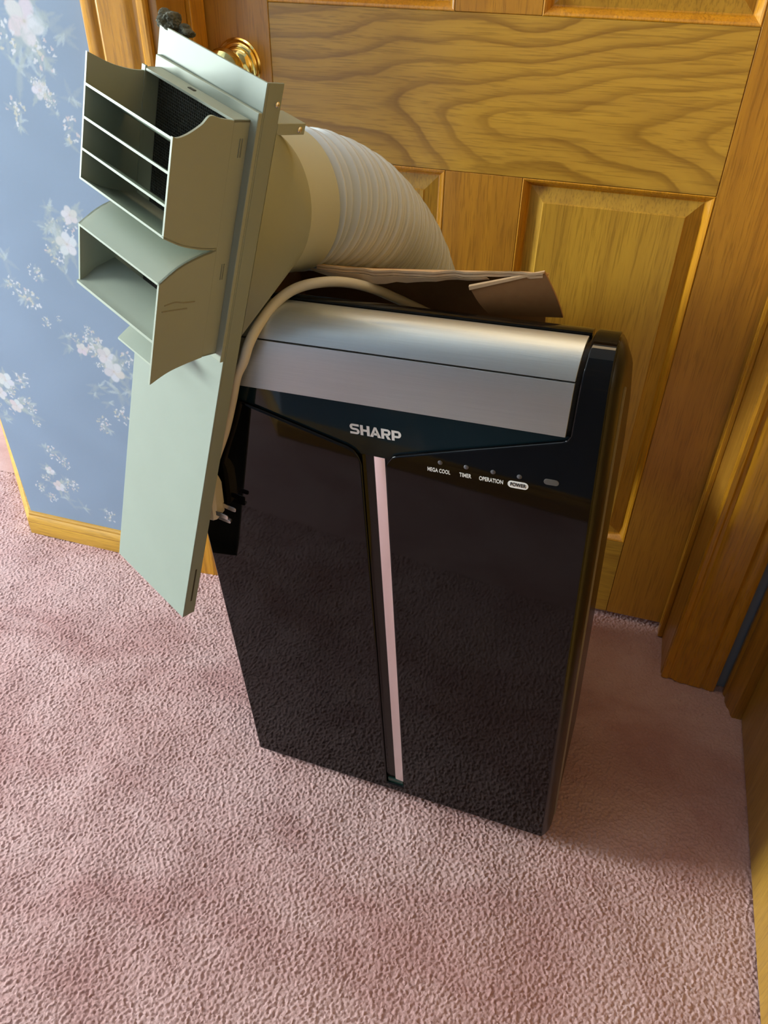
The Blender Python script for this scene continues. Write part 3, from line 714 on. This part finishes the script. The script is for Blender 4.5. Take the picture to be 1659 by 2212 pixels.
tag(hose, 'thick ribbed pale grey exhaust hose curving down behind the black unit', 'hose', kind='thing')

# ------------------------------------------------------------------ torn cardboard on the unit
cb = tag(empty('cardboard_piece', Matrix.Translation(AO) @ AR), 'torn brown cardboard carton flap lying on top behind the silver grille', 'cardboard', kind='thing')
def layered(name, pts_top, th, mat, down=(0, 0, -1)):
    d = Vector(down)*th; top = [Vector(p) for p in pts_top]; return MB().loft([top, [p+d for p in top]]).build(name, mat, cb, smooth=20)
fe = []                       # front edge, left to right
for k in range(25):
    t = k/24; x = .128+(.3835-.128)*t; z = .800-.010*math.sin(PI*t*.9)*(1-t)+.0130*t+.0006*math.sin(k*2.1)
    fe.append(Vector((x, .088+.0015*math.sin(k*1.3), z)))
SL = Vector((0, 1, -.425))
back = [p+SL*.105+Vector((-.012, 0, .002)) for p in fe]
layered('top_sheet', fe+back[::-1], .0022, M_CARDE)
layered('middle_sheet', [p+Vector((0, .001, -.0030)) for p in fe[2:]]+[p+Vector((0, 0, -.0030)) for p in back[2:][::-1]], .0026, M_CARDE)
# torn lower liner: ragged edge hanging below the front edge
top = [p+Vector((0, -.0004, -.0060)) for p in fe[1:20]]; rr = random.Random(4); low = []
for k, p in enumerate(top):
    t = k/18; low.append(p+Vector((.002, .003, -(.0035+.0060*math.sin(PI*min(1, t*1.15))*.9+rr.uniform(0, .0026))*(1-.45*t))))
lin = MB().loft([[a, a+Vector((0, .0009, 0)), b_+Vector((0, .0009, 0)), b_] for a, b_ in zip(top, low)]).build('torn_liner', M_CARDE, cb, smooth=20)
# flap folded down at the right end
A, B, Cc_, Dd = Vector((.3165, .082, .7915)), Vector((.3845, .090, .8125)), Vector((.4045, .098, .7660)), Vector((.3335, .094, .7620))
lp = []
for k in range(9):
    t = k/8; bow = Vector((0, -.006*math.sin(PI*t), .0)); lp.append([A.lerp(Dd, t)+bow*.6, B.lerp(Cc_, t)+bow+Vector((.004*math.sin(PI*t), 0, 0)), B.lerp(Cc_, t)+bow+Vector((.004*math.sin(PI*t), .003, 0)), A.lerp(Dd, t)+bow*.6+Vector((0, .003, 0))])
MB().loft(lp).build('side_flap', M_CARD, cb, smooth=30)
MB().loft([[A+Vector((-.002, -.0015, .0035)), A+Vector((-.002, .001, .0045)), A+Vector((-.001, .001, .0002)), A+Vector((-.001, -.0015, 0))], [B+Vector((0, -.001, .001)), B+Vector((0, .001, .0015)), B+Vector((0, .001, 0)), B+Vector((0, -.001, -.0008))]]).build('torn_edge', M_CARDE, cb, smooth=0)
# back leg of the carton flap, resting on the sloping rear of the unit
q0, q1 = fe[0]+SL*.088+Vector((-.05, 0, -.006)), fe[23]+SL*.088
MB().loft([[q0, q0+Vector((0, .003, 0)), q0+Vector((0, .018, -.075)), q0+Vector((0, .015, -.075))], [q1, q1+Vector((0, .003, 0)), q1+Vector((0, .018, -.085)), q1+Vector((0, .015, -.085))]]).build('rear_flap', M_CARD, cb, smooth=20)
l0 = fe[0]+Vector((-.046, -.004, -.014))
MB().loft([[l0, l0+Vector((.003, 0, 0)), l0+Vector((.005, .004, -.034)), l0+Vector((.002, .004, -.034))], [q0, q0+Vector((.003, 0, 0)), q0+Vector((.005, .016, -.075)), q0+Vector((.002, .016, -.075))]]).build('side_flap', M_CARD, cb, smooth=20)  # left flap added to keep window light out of the cavity
t0, t1 = fe[0]+Vector((0, 0, -.002)), fe[0]+SL*.088
MB().loft([[l0+Vector((0, 0, .001)), t0, t0+Vector((0, 0, .0025)), l0+Vector((0, 0, .0035))], [q0+Vector((0, 0, .001)), t1, t1+Vector((0, 0, .0025)), q0+Vector((0, 0, .0035))]]).build('top_sheet', M_CARDE, cb, smooth=20)
bpy.context.view_layer.update()
